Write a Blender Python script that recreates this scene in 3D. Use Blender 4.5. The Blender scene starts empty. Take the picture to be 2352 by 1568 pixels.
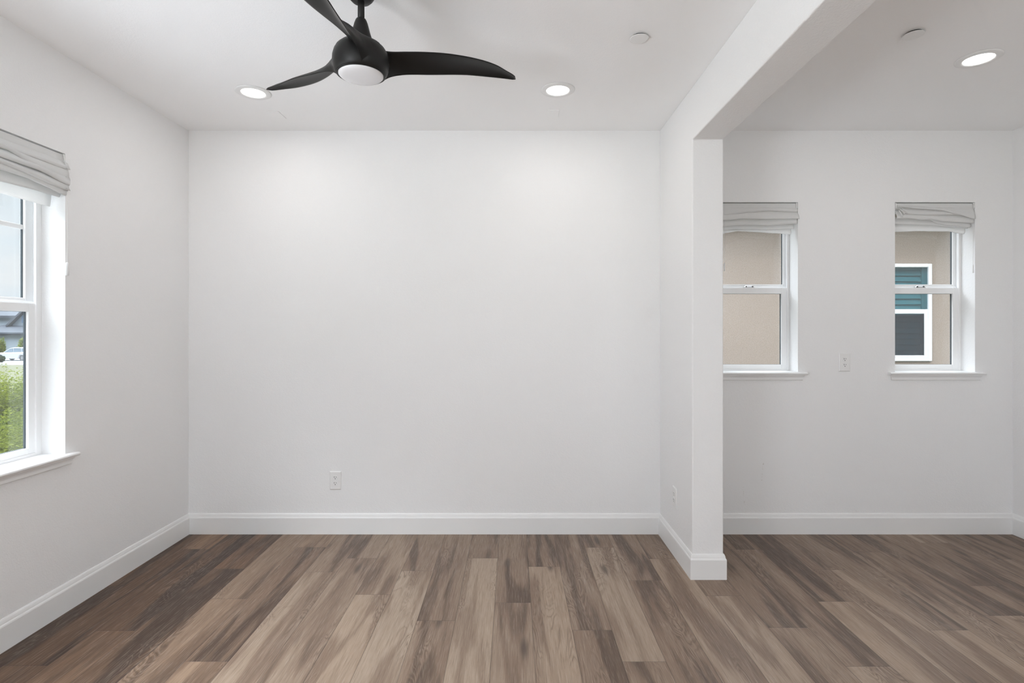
import bpy, bmesh, math, random
from mathutils import Vector, Matrix, noise
random.seed(4)
C = bpy.context.scene.collection
sc = bpy.context.scene
PI = math.pi

# ------------------------------------------------------------------ camera
CAMZ = 1.3885
FPX, VX, VY = 1250.0, 1178.0, 756.0
cam = bpy.data.cameras.new('camera'); co = bpy.data.objects.new('camera', cam); C.objects.link(co)
co.location = (0, 0, CAMZ); co.rotation_euler = (PI/2, 0, 0)
cam.sensor_width = 36; cam.lens = FPX/2352*36
cam.shift_x = (1176-VX)/2352; cam.shift_y = (VY-784)/2352
cam.clip_start = 0.02; cam.clip_end = 600
sc.camera = co
sc.view_settings.view_transform = 'Standard'; sc.view_settings.look = 'None'
sc.view_settings.gamma = 1; sc.view_settings.use_curve_mapping = False
sc.view_settings.exposure = -0.09
sc.cycles.max_bounces = 12; sc.cycles.diffuse_bounces = 8; sc.cycles.glossy_bounces = 4
sc.cycles.transparent_max_bounces = 16
sc.cycles.caustics_reflective = False; sc.cycles.caustics_refractive = False

# ------------------------------------------------------------------ world
world = bpy.data.worlds.new('overcast_sky'); sc.world = world; world.use_nodes = True
wn, wl = world.node_tree.nodes, world.node_tree.links
wn.clear()
wo = wn.new('ShaderNodeOutputWorld'); wb = wn.new('ShaderNodeBackground')
tc = wn.new('ShaderNodeTexCoord'); sp = wn.new('ShaderNodeSeparateXYZ')
rp = wn.new('ShaderNodeValToRGB'); rp.color_ramp.elements[0].position = 0.0
rp.color_ramp.elements[0].color = (.66, .80, .92, 1)
rp.color_ramp.elements[1].position = 0.5; rp.color_ramp.elements[1].color = (.74, .83, .95, 1)
e = rp.color_ramp.elements.new(0.12); e.color = (.80, .90, .97, 1)
# thin cloud is brighter overhead than near the horizon
br = wn.new('ShaderNodeMapRange'); br.interpolation_type = 'SMOOTHSTEP'
for i_, v_ in enumerate((.36, .70, 1.0, 9.0)): br.inputs[i_+1].default_value = v_
nz = wn.new('ShaderNodeTexNoise'); nz.inputs['Scale'].default_value = 3.5; nz.inputs['Detail'].default_value = 6
mp = wn.new('ShaderNodeMapping'); mp.inputs['Scale'].default_value = (1, 1, 3.2)
cr = wn.new('ShaderNodeValToRGB'); cr.color_ramp.elements[0].position = .35; cr.color_ramp.elements[1].position = .62
mx = wn.new('ShaderNodeMixRGB'); mx.inputs['Color2'].default_value = (.93, .95, .97, 1)
wl.new(tc.outputs['Generated'], sp.inputs[0]); wl.new(sp.outputs['Z'], rp.inputs[0])
wl.new(tc.outputs['Generated'], mp.inputs[0]); wl.new(mp.outputs[0], nz.inputs['Vector'])
wl.new(nz.outputs['Fac'], cr.inputs[0]); wl.new(cr.outputs['Color'], mx.inputs['Fac'])
wl.new(rp.outputs['Color'], mx.inputs['Color1']); wl.new(mx.outputs[0], wb.inputs['Color'])
wl.new(sp.outputs['Z'], br.inputs[0]); 
# extra brightness added on the left to light the room through that window
bx = wn.new('ShaderNodeMapRange'); bx.interpolation_type = 'SMOOTHSTEP'
for i_, v_ in enumerate((-.05, -.6, 0.0, 8.5)): bx.inputs[i_+1].default_value = v_
bz = wn.new('ShaderNodeMapRange'); bz.interpolation_type = 'SMOOTHSTEP'
for i_, v_ in enumerate((.38, .60, 0.0, 1.0)): bz.inputs[i_+1].default_value = v_
bm_ = wn.new('ShaderNodeMath'); bm_.operation = 'MULTIPLY_ADD'
wl.new(sp.outputs['X'], bx.inputs[0]); wl.new(sp.outputs['Z'], bz.inputs[0])
wl.new(bx.outputs[0], bm_.inputs[0]); wl.new(bz.outputs[0], bm_.inputs[1]); wl.new(br.outputs[0], bm_.inputs[2])
wl.new(bm_.outputs[0], wb.inputs['Strength'])
wl.new(wb.outputs[0], wo.inputs[0])

def light(name, kind, loc, rot, energy, color=(1, 1, 1), **k):
    l = bpy.data.lights.new(name, kind); l.energy = energy; l.color = color
    for a, v in k.items(): setattr(l, a, v)
    o = bpy.data.objects.new(name, l); C.objects.link(o); o.location = loc; o.rotation_euler = rot
    return o
XRL = 3.397      # inner face of the right wall
sun_dir = Vector((-.30, .52, -.80)).normalized()
light('sun', 'SUN', (0, -10, 20), sun_dir.to_track_quat('-Z', 'Y').to_euler(), 0.8, (1, .95, .88), angle=math.radians(3))
# fill lamps added at made-up openings behind and beside the camera
light('patio_bounce_rear_window', 'AREA', (-.7, -4.9, .75), (PI/2+1.35, 0, 0), 56, (.90, .945, 1), shape='RECTANGLE', size=2.4, size_y=1.0)
light('patio_bounce_rear_kitchen_window', 'AREA', (2.3, -4.9, .75), (PI/2+1.35, 0, 0), 20, (.90, .945, 1), shape='RECTANGLE', size=1.4, size_y=.8)
light('ground_bounce_right_window', 'AREA', (XRL+.03, -3.5, 1.15), (0, PI/2+1.1, 0), 68, (.90, .945, 1), shape='RECTANGLE', size=.7, size_y=1.5)
light('daylight_rear_window', 'AREA', (-.7, -4.98, 1.25), (PI/2+.2, 0, 0), 2, (.90, .945, 1), shape='RECTANGLE', size=2.6, size_y=2.2)
light('daylight_rear_kitchen_window', 'AREA', (2.3, -4.98, 1.3), (PI/2+.2, 0, 0), 1.5, (.90, .945, 1), shape='RECTANGLE', size=1.5, size_y=2.0)
light('ground_bounce_side_window', 'AREA', (-2.24, -.75, 1.15), (0, -PI/2-1.1, 0), 100, (.90, .945, 1), shape='RECTANGLE', size=.7, size_y=1.5)
light('daylight_side_window', 'AREA', (-2.30, -.75, 1.515), (0, -PI/2-.1, 0), 18, (.88, .935, 1), shape='RECTANGLE', size=1.48, size_y=1.6)

# ------------------------------------------------------------------ materials
def srgb(r, g, b):
    f = lambda c: (c/255/12.92) if c/255 <= .04045 else ((c/255+.055)/1.055)**2.4
    return (f(r), f(g), f(b), 1)
class N:
    def __init__(s, name):
        s.m = bpy.data.materials.new(name); s.m.use_nodes = True
        s.n, s.l = s.m.node_tree.nodes, s.m.node_tree.links
        s.b = s.n['Principled BSDF']; s.out = s.n['Material Output']
    def new(s, t, **k):
        x = s.n.new('ShaderNode'+t)
        for a, v in k.items(): setattr(x, a, v)
        return x
    def put(s, sock, v):
        if hasattr(v, 'is_linked') or hasattr(v, 'links'): s.l.new(v, sock)
        else: sock.default_value = v
    def math(s, op, a, b=None, c=None, clamp=False):
        x = s.new('Math', operation=op); x.use_clamp = clamp
        s.put(x.inputs[0], a)
        if b is not None: s.put(x.inputs[1], b)
        if c is not None: s.put(x.inputs[2], c)
        return x.outputs[0]
    def xyz(s, x, y, z):
        c = s.new('CombineXYZ')
        for i, v in enumerate((x, y, z)): s.put(c.inputs[i], v)
        return c.outputs[0]
    def noise(s, vec, scale=1., detail=2., rough=.5, dist=0.):
        x = s.new('TexNoise'); s.l.new(vec, x.inputs['Vector'])
        x.inputs['Scale'].default_value = scale; x.inputs['Detail'].default_value = detail
        x.inputs['Roughness'].default_value = rough; x.inputs['Distortion'].default_value = dist
        return x.outputs['Fac']
    def smooth(s, v, a, b, lo=0., hi=1.):
        x = s.new('MapRange', interpolation_type='SMOOTHSTEP'); s.put(x.inputs[0], v)
        for i, q in enumerate((a, b, lo, hi)): s.put(x.inputs[i+1], q)
        return x.outputs[0]
    def mix(s, f, a, b, mode='MIX'):
        x = s.new('MixRGB', blend_type=mode); s.put(x.inputs[0], f); s.put(x.inputs[1], a); s.put(x.inputs[2], b)
        return x.outputs[0]
    def bump(s, h, strength, dist=.001):
        x = s.new('Bump'); x.inputs['Strength'].default_value = strength; x.inputs['Distance'].default_value = dist
        s.l.new(h, x.inputs['Height']); s.l.new(x.outputs[0], s.b.inputs['Normal'])
def simple(name, col, rough=.5, spec=.5, metal=0., noise_amt=.04, scale=8, bump=0., bscale=200):
    n = N(name); t = n.new('TexCoord').outputs['Object']
    f = n.noise(t, scale, 3)
    dk = tuple(c*(1-noise_amt) for c in col[:3])+(1,); lt = tuple(min(1, c*(1+noise_amt)) for c in col[:3])+(1,)
    n.l.new(n.mix(f, dk, lt), n.b.inputs['Base Color'])
    n.b.inputs['Roughness'].default_value = rough; n.b.inputs['Specular IOR Level'].default_value = spec
    n.b.inputs['Metallic'].default_value = metal
    if bump: n.bump(n.noise(t, bscale, 2), bump, .001)
    return n.m
def wall_mat(name, col, stains=False, bs=.42):
    n = N(name); t = n.new('TexCoord').outputs['Object']
    f = n.noise(t, 1.1, 2)
    c = n.mix(f, tuple(x*.985 for x in col[:3])+(1,), tuple(min(1, x*1.01) for x in col[:3])+(1,))
    if stains:   # two faint scuff trails low on the wall
        s = n.new('SeparateXYZ'); n.l.new(t, s.inputs[0]); x, z = s.outputs['X'], s.outputs['Z']
        for (x0, z0, z1, sl) in ((1.575, .20, .34, -.10), (1.69, .35, .50, .10)):
            cx = n.math('ADD', n.math('MULTIPLY', n.math('SUBTRACT', z, z0), sl), x0)
            d = n.math('ABSOLUTE', n.math('SUBTRACT', x, cx))
            a = n.smooth(d, .001, .005, 1., 0.)
            b = n.math('MULTIPLY', n.smooth(z, z0, z0+.02), n.smooth(z, z1-.02, z1, 1., 0.))
            g = n.smooth(n.noise(t, 90, 2), .5, .68)
            n_ = n.math('MULTIPLY', n.math('MULTIPLY', n.math('MULTIPLY', a, b), g), .45)
            c = n.mix(n_, c, srgb(150, 132, 105))
    n.l.new(c, n.b.inputs['Base Color'])
    n.b.inputs['Roughness'].default_value = .62; n.b.inputs['Specular IOR Level'].default_value = .35
    h = n.math('ADD', n.noise(t, 150, 2, .5, .3), n.math('MULTIPLY', n.noise(t, 60, 1), .6))
    n.bump(h, bs, .0028)
    return n.m
WHITE = (.855, .855, .857, 1)
M = {}
M['wall'] = wall_mat('painted_drywall', WHITE)
M['wall_stained'] = wall_mat('painted_drywall_scuffed', WHITE, True)
M['ceiling'] = wall_mat('ceiling_paint', (.93, .93, .932, 1), bs=.22)
M['trim'] = simple('semi_gloss_trim', (.84, .84, .835, 1), .35, .5, noise_amt=.006)
M['vinyl'] = simple('white_vinyl', (.89, .895, .90, 1), .35, .5, noise_amt=.006)
M['plastic'] = simple('white_plastic', (.82, .82, .815, 1), .3, .5, noise_amt=.006)
M['slot'] = simple('dark_slot', (.03, .03, .03, 1), .6)
M['dark_gap'] = simple('dark_spacer', srgb(70, 78, 84), .5)
M['black'] = simple('matte_black_metal', (.0095, .009, .0085, 1), .42, .27, noise_amt=.05, scale=60, bump=.15, bscale=900)
M['opal'] = simple('opal_diffuser', (.80, .80, .82, 1), .25, .5, noise_amt=.004)
M['chrome'] = simple('brushed_metal', (.75, .76, .78, 1), .2, .5, 1.)
M['cord'] = simple('white_cord', (.82, .82, .81, 1), .7)

n = N('shade_fabric')
t = n.new('TexCoord').outputs['Object']
d = n.new('BsdfDiffuse'); tr = n.new('BsdfTranslucent'); ms = n.new('MixShader')
wv = n.noise(t, 700, 1); colf = n.mix(wv, (.87, .87, .865, 1), (.93, .93, .925, 1))
n.l.new(colf, d.inputs[0]); n.l.new(colf, tr.inputs[0]); ms.inputs[0].default_value = .42
bp = n.new('Bump'); bp.inputs['Strength'].default_value = .5; bp.inputs['Distance'].default_value = .004
s_ = n.new('SeparateXYZ'); n.l.new(t, s_.inputs[0])
n.l.new(n.noise(n.xyz(n.math('MULTIPLY', s_.outputs['X'], 9), n.math('MULTIPLY', s_.outputs['Y'], 20), n.math('MULTIPLY', s_.outputs['Z'], 28)), 1, 3), bp.inputs['Height'])
n.l.new(bp.outputs[0], d.inputs['Normal'])
n.l.new(d.outputs[0], ms.inputs[1]); n.l.new(tr.outputs[0], ms.inputs[2]); n.l.new(ms.outputs[0], n.out.inputs[0])
M['fabric'] = n.m

def glass(name, tint, rough=0.0, refl=1.0):
    n = N(name)
    tr = n.new('BsdfTransparent'); tr.inputs[0].default_value = tint
    gl = n.new('BsdfGlossy'); gl.inputs['Roughness'].default_value = rough; gl.inputs[0].default_value = (.95, .97, 1, 1)
    fr = n.new('LayerWeight'); fr.inputs[0].default_value = .5
    f = n.math('MULTIPLY_ADD', n.math('POWER', fr.outputs['Facing'], 5.0), .86, .06)
    ms = n.new('MixShader'); n.l.new(n.math('MULTIPLY', f, refl, clamp=True), ms.inputs[0])
    n.l.new(tr.outputs[0], ms.inputs[1]); n.l.new(gl.outputs[0], ms.inputs[2]); n.l.new(ms.outputs[0], n.out.inputs[0])
    return n.m
M['glass'] = glass('clear_glass', (.97, .985, .985, 1), 0, 1.3)
M['far_vinyl'] = simple('weathered_white_frame', (.60, .62, .64, 1), .5, noise_amt=.02)
M['far_glass'] = glass('tinted_glass', (.52, .68, .70, 1), .02, .7)
M['car_glass'] = simple('car_glass', srgb(95, 110, 122), .1)

n = N('lit_led_lens')
em = n.new('Emission'); em.inputs[0].default_value = (1, .985, .95, 1); em.inputs[1].default_value = 9.
n.l.new(em.outputs[0], n.out.inputs[0]); M['led'] = n.m

# stucco
n = N('beige_stucco'); t = n.new('TexCoord').outputs['Object']
a = n.noise(t, 1.6, 3); b = n.noise(t, 110, 4, .7)
c = n.mix(a, srgb(142, 128, 117), srgb(149, 136, 125)); c = n.mix(n.smooth(b, .35, .65), c, srgb(122, 109, 98))
n.l.new(c, n.b.inputs['Base Color']); n.b.inputs['Roughness'].default_value = .95; n.bump(b, .8, .004)
M['stucco'] = n.m
M['slat_teal'] = simple('teal_shutter', srgb(150, 176, 180), .5)
M['slat_dark'] = simple('dark_shutter', srgb(150, 190, 198), .5)
M['screen'] = glass('insect_screen', (.56, .57, .60, 1), .6, .3)
M['roof'] = simple('grey_shingle', srgb(50, 57, 66), .9, noise_amt=.2, scale=3)
M['siding'] = simple('blue_grey_siding', srgb(122, 134, 145), .8, noise_amt=.05)
M['fascia'] = simple('pale_fascia', srgb(52, 60, 70), .7)
M['shutter_blue'] = simple('blue_shutter', srgb(70, 98, 128), .7)
M['far_window'] = simple('far_window_glass', srgb(140, 180, 180), .3)
M['car_paint'] = simple('white_car_paint', (.35, .37, .40, 1), .25)
M['tyre'] = simple('rubber', (.05, .052, .055, 1), .8)
M['rim'] = simple('alloy_rim', (.16, .165, .17, 1), .4)
M['paving'] = simple('white_paving', srgb(228, 229, 231), .9, noise_amt=.04)  # kept very pale to bounce skylight up to the ceiling
M['concrete'] = simple('pale_concrete', srgb(140, 143, 147), .9, noise_amt=.06)
n = N('field_grass'); t = n.new('TexCoord').outputs['Object']
c = n.mix(n.noise(t, .35, 4), srgb(64, 66, 40), srgb(84, 82, 58)); c = n.mix(n.smooth(n.noise(t, 9, 4), .35, .7), c, srgb(58, 64, 34))
n.l.new(c, n.b.inputs['Base Color']); n.b.inputs['Roughness'].default_value = .95; M['grass'] = n.m
def leaf_mat(name, c0, c1):
    n = N(name); g = n.new('ObjectInfo'); t = n.new('TexCoord').outputs['Object']
    f = n.smooth(n.noise(t, 1.8, 3), .3, .7)
    c = n.mix(f, c0, c1); c = n.mix(n.smooth(n.noise(t, 14, 2), .4, .7), c, c1)
    d = n.new('BsdfDiffuse'); tr = n.new('BsdfTranslucent'); ms = n.new('MixShader'); ms.inputs[0].default_value = .4
    n.l.new(c, d.inputs[0]); n.l.new(c, tr.inputs[0]); n.l.new(d.outputs[0], ms.inputs[1]); n.l.new(tr.outputs[0], ms.inputs[2])
    n.l.new(ms.outputs[0], n.out.inputs[0]); return n.m
M['leaf'] = leaf_mat('bright_leaves', srgb(58, 76, 28), srgb(122, 132, 50))
M['leaf_dark'] = leaf_mat('dark_leaves', srgb(42, 56, 40), srgb(70, 84, 60))
M['bark'] = simple('bark', srgb(96, 82, 66), .9, noise_amt=.2, scale=20)

# wood floor: per-plank uv (metres) + seed / tone / warm attributes
PW, PL = .183, 1.19
n = N('wood_plank_floor')
uv = n.new('UVMap'); uv.uv_map = 'plank'; s_ = n.new('SeparateXYZ'); n.l.new(uv.outputs[0], s_.inputs[0])
u, v = s_.outputs['X'], s_.outputs['Y']
def attr(a):
    x = n.new('Attribute'); x.attribute_name = a; return x.outputs['Fac']
seed, tone, warm = attr('seed'), attr('tone'), attr('warm')
sd = n.math('MULTIPLY', seed, 37.0)
def st(ku, kv, off): return n.xyz(n.math('MULTIPLY', u, ku), n.math('MULTIPLY', v, kv), n.math('ADD', sd, off))
broad = n.smooth(n.noise(st(9.5, .9, 0), 1, 2.5, .5, .7), .42, .60)
mid = n.noise(st(34, 1.7, 4.4), 1, 4, .62, .3)
ringn = n.noise(st(9.5, 1.9, 9.1), 1, 2.5, .55, .9)
ring = n.math('SINE', n.math('MULTIPLY', ringn, 105.0))
ringm = n.smooth(n.noise(st(7, 1.1, 15.3), 1, 1), .50, .66)
ringl = n.math('MULTIPLY', n.smooth(ring, .35, 1.), ringm)
fine = n.noise(st(330, 9, 21.0), 1, 3, .65)
grain = n.noise(st(95, 2.6, 27.0), 1, 3, .6, .2)
# knots
kv_ = n.new('TexVoronoi', feature='F1'); n.l.new(st(5.2, 1.35, 31.7), kv_.inputs['Vector']); kv_.inputs['Scale'].default_value = 1
kn = n.math('ADD', kv_.outputs['Distance'], n.math('MULTIPLY', n.math('SUBTRACT', mid, .5), .16))
knot = n.math('MULTIPLY', n.smooth(kn, .03, .15, 1., 0.), .8)
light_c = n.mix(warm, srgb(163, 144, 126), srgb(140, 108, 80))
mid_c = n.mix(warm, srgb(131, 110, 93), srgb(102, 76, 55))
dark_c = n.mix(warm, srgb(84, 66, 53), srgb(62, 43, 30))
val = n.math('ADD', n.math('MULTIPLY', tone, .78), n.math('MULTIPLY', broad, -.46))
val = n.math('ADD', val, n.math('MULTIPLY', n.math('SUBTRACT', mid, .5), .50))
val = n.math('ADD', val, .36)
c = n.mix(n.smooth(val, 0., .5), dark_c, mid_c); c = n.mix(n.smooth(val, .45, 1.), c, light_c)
c = n.mix(n.math('MULTIPLY', n.smooth(grain, .48, .72), .30), c, n.mix(.6, c, dark_c))
c = n.mix(n.math('MULTIPLY', ringl, .48), c, dark_c)
c = n.mix(n.math('MULTIPLY', n.math('MULTIPLY', n.smooth(ring, -.4, -1.), ringm), .22), c, n.mix(.5, c, srgb(205, 190, 174)))
c = n.mix(n.math('MULTIPLY', n.smooth(fine, .50, .72), .36), c, dark_c)
c = n.mix(n.math('MULTIPLY', n.smooth(fine, .48, .30), .20), c, srgb(205, 190, 176))
c = n.mix(knot, c, srgb(74, 60, 52))
eu = n.math('MINIMUM', u, n.math('SUBTRACT', PW, u)); ev = n.math('MINIMUM', v, n.math('SUBTRACT', PL, v))
seam = n.math('MAXIMUM', n.smooth(eu, .0005, .0022, 1., 0.), n.smooth(ev, .0005, .0025, 1., 0.))
c = n.mix(n.math('MULTIPLY', seam, .55), c, srgb(60, 46, 38))
n.l.new(c, n.b.inputs['Base Color'])
n.l.new(n.smooth(fine, .3, .7, .36, .50), n.b.inputs['Roughness']); n.b.inputs['Specular IOR Level'].default_value = .5
hh = n.math('SUBTRACT', n.math('ADD', n.math('MULTIPLY', fine, -.25), n.math('MULTIPLY', ringl, -.2)), seam)
n.bump(hh, .35, .0012)
M['floor'] = n.m

# ------------------------------------------------------------------ mesh helpers
def link(name, me, mat=None, parent=None, smooth=False, auto=False):
    o = bpy.data.objects.new(name, me); C.objects.link(o)
    if mat: me.materials.append(mat)
    if parent: o.parent = parent
    if smooth:
        for p in me.polygons: p.use_smooth = True
    return o
def obj(name, bm, mat, parent=None, smooth=False, bevel=0., seg=2, doubles=False):
    if doubles: bmesh.ops.remove_doubles(bm, verts=bm.verts, dist=1e-5)
    bmesh.ops.recalc_face_normals(bm, faces=bm.faces)
    me = bpy.data.meshes.new(name); bm.to_mesh(me); bm.free()
    o = link(name, me, mat, parent, smooth)
    if bevel:
        b = o.modifiers.new('bevel', 'BEVEL'); b.width = bevel; b.segments = seg; b.limit_method = 'ANGLE'; b.angle_limit = math.radians(40)
    return o
def tag(o, label=None, cat=None, group=None, kind=None):
    if label: o['label'] = label
    if cat: o['category'] = cat
    if group: o['group'] = group
    if kind: o['kind'] = kind
    return o
def empty(name, loc=(0, 0, 0), rz=0):
    o = bpy.data.objects.new(name, None); C.objects.link(o); o.location = loc; o.rotation_euler = (0, 0, rz)
    o.empty_display_size = .1
    return o
def box(bm, x0, x1, y0, y1, z0, z1):
    vs = [bm.verts.new((x, y, z)) for x in (x0, x1) for y in (y0, y1) for z in (z0, z1)]
    for f in ((0, 1, 3, 2), (4, 6, 7, 5), (0, 4, 5, 1), (2, 3, 7, 6), (0, 2, 6, 4), (1, 5, 7, 3)):
        bm.faces.new([vs[i] for i in f])
def lathe(bm, prof, seg=64, cx=0, cy=0, cap0=True, cap1=True, mtx=None):
    rings = []
    for r, z in prof:
        ring = []
        for i in range(seg):
            a = 2*PI*i/seg; p = Vector((cx+r*math.cos(a), cy+r*math.sin(a), z))
            if mtx: p = mtx @ p
            ring.append(bm.verts.new(p))
        rings.append(ring)
    for a, b in zip(rings, rings[1:]):
        for i in range(seg):
            bm.faces.new((a[i], a[(i+1) % seg], b[(i+1) % seg], b[i]))
    if cap0: bm.faces.new(rings[0][::-1])
    if cap1: bm.faces.new(rings[-1])
def tube(bm, pts, r, seg=8):
    rings = []
    for i, p in enumerate(pts):
        p = Vector(p); d = (Vector(pts[min(i+1, len(pts)-1)])-Vector(pts[max(i-1, 0)])).normalized()
        q = d.to_track_quat('Z', 'Y')
        rings.append([bm.verts.new(p+q @ Vector((r*math.cos(2*PI*k/seg), r*math.sin(2*PI*k/seg), 0))) for k in range(seg)])
    for a, b in zip(rings, rings[1:]):
        for k in range(seg): bm.faces.new((a[k], a[(k+1) % seg], b[(k+1) % seg], b[k]))
    bm.faces.new(rings[0][::-1]); bm.faces.new(rings[-1])
def extrude_profile(bm, prof, p0, p1, nrm, m0=0., m1=0.):
    """profile [(out, z)] swept from p0 to p1 (xy), out along nrm; m0/m1: mitre growth per unit out at each end"""
    p0, p1, nrm = Vector(p0), Vector(p1), Vector(nrm); d = (p1-p0).normalized()
    A = [bm.verts.new(((p0+nrm*o-d*o*m0).x, (p0+nrm*o-d*o*m0).y, z)) for o, z in prof]
    B = [bm.verts.new(((p1+nrm*o+d*o*m1).x, (p1+nrm*o+d*o*m1).y, z)) for o, z in prof]
    k = len(prof)
    for i in range(k): bm.faces.new((A[i], A[(i+1) % k], B[(i+1) % k], B[i]))
    bm.faces.new(A[::-1]); bm.faces.new(B)

# ------------------------------------------------------------------ room shell
XL, XR, YB, YR, H = -2.205, 3.397, 3.70, -5.0, 2.7385
TH = .20
XP0, XP1, YP = .999, 1.172, 3.03          # partition faces and its free end
ZBEAM = 2.445
WZ1 = 2.252
def struct(o, label, cat):
    return tag(o, label, cat, kind='structure')

# floor: one mesh, one face per plank
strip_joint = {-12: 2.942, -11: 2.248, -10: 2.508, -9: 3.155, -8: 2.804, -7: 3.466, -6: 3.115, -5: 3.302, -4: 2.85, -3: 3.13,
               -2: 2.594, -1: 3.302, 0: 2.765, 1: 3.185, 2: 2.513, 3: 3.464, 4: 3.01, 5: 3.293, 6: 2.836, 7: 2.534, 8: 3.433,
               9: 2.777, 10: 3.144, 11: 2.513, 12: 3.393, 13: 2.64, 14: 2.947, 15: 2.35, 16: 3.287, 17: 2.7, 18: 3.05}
# tone of the planks beyond / before the joint / the next one (0 dark, 1 light), with left-wall shade and right-front sheen painted in
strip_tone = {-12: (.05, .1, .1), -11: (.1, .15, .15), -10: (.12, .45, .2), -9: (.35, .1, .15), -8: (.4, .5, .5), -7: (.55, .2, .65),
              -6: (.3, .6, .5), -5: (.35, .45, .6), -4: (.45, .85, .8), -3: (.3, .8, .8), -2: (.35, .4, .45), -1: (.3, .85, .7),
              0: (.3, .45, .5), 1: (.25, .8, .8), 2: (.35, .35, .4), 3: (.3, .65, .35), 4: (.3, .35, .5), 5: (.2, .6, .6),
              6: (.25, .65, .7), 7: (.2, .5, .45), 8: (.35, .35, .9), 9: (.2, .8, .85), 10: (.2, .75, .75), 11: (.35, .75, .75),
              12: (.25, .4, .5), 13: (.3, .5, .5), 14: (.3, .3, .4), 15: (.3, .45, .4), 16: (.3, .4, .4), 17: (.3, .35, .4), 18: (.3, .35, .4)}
fv, ff, fuv, fs, ft, fw = [], [], [], [], [], []
rnd = random.Random(11)
for k in range(-12, 19):
    x0 = .0914+PW*(k-1); x1 = x0+PW; j = strip_joint[k]
    y = j-9*PL
    while y < YB:
        i = round((j-y)/PL)            # 0: beyond the joint, 1: before it, 2 ...
        a, b = max(y, YR), min(y+PL, YB); cx0, cx1 = max(x0, XL), min(x1, XR)
        if b > a+1e-4 and cx1 > cx0+1e-4:
            q = len(fv); fv += [(cx0, a, 0), (cx1, a, 0), (cx1, b, 0), (cx0, b, 0)]; ff.append((q, q+1, q+2, q+3))
            flip = rnd.random() < .5
            for (px, py) in ((cx0, a), (cx1, a), (cx1, b), (cx0, b)):
                fuv.append((px-x0, py-y))
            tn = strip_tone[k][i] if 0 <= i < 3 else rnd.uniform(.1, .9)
            wm = .95 if k <= -9 else (.5 if k <= -7 else (.12 if k < 6 else .22))  # browner to the left: plank colour plus painted-in shade
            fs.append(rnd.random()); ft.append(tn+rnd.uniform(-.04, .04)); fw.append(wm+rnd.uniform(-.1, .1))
        y += PL
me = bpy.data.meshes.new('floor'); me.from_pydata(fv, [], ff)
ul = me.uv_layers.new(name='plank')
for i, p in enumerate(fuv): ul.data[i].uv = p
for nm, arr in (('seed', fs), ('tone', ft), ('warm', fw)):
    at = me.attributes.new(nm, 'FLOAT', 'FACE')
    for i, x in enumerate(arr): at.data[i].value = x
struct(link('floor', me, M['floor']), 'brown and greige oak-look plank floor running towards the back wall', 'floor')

# ceiling slab (run on unseen past the rear wall to block the sun)
bm = bmesh.new(); box(bm, XL-TH, XR+TH, YR-2.4, YB+TH, H, H+.15)
struct(obj('ceiling', bm, M['ceiling']), 'flat white ceiling over both rooms', 'ceiling')

def wall_with_holes(name, mat, along, lo, hi, c0, c1, holes, label, z0=-.12, z1=H):
    """a wall as a grid of cells with the hole cells left out, one welded mesh. along 'x' or 'y'."""
    bm = bmesh.new()
    xs = sorted({lo, hi} | {h for q in holes for h in q[:2]}); zs = sorted({z0, z1} | {h for q in holes for h in q[2:]})
    solid = {}
    for i in range(len(xs)-1):
        for j in range(len(zs)-1):
            mx_, mz_ = (xs[i]+xs[i+1])/2, (zs[j]+zs[j+1])/2
            solid[i, j] = not any(q[0] < mx_ < q[1] and q[2] < mz_ < q[3] for q in holes)
    V = {}
    def vt(i, j, c):
        if (i, j, c) not in V:
            V[i, j, c] = bm.verts.new((xs[i], c, zs[j]) if along == 'x' else (c, xs[i], zs[j]))
        return V[i, j, c]
    for (i, j), s in solid.items():
        if not s: continue
        for c in (c0, c1): bm.faces.new((vt(i, j, c), vt(i+1, j, c), vt(i+1, j+1, c), vt(i, j+1, c)))
        for di, dj, a, b in ((-1, 0, (i, j), (i, j+1)), (1, 0, (i+1, j), (i+1, j+1)), (0, -1, (i, j), (i+1, j)), (0, 1, (i, j+1), (i+1, j+1))):
            if not solid.get((i+di, j+dj), False):
                bm.faces.new((vt(*a, c0), vt(*b, c0), vt(*b, c1), vt(*a, c1)))
    return struct(obj(name, bm, mat), label, 'wall')

WB1 = (1.394, 1.938, 1.0985, WZ1)      # openings: window behind the column, window right of the outlet
WB2 = (2.598, 3.142, 1.0985, WZ1)
WL = (.62, 2.681, .775, WZ1)  # left window, widened out of view towards the camera for more light
# the back wall in two stretches, either side of the partition
wall_with_holes('wall_back', M['wall'], 'x', XL-TH, (XP0+XP1)/2, YB, YB+TH, [], 'plain white drywall at the back of the fan room')
wall_with_holes('wall_back_right', M['wall_stained'], 'x', (XP0+XP1)/2, XR+TH, YB, YB+TH, [WB1, WB2], 'white back wall of the right room, with two windows')
wall_with_holes('wall_left', M['wall'], 'y', YR, YB, XL-TH, XL, [WL, (-1.55, .05, .775, WZ1)], 'white left wall holding the large window')
wall_with_holes('wall_right', M['wall'], 'y', YR, YB, XR, XR+TH, [(-4.3, -2.7, .775, WZ1)], 'white wall at the far right edge')
wall_with_holes('wall_rear', M['wall'], 'x', XL-TH, XR+TH, YR-TH, YR, [(-2.0, .6, .12, 2.38), (1.55, 3.05, .3, 2.3)], 'white wall behind the viewer with two wide openings')
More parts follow.
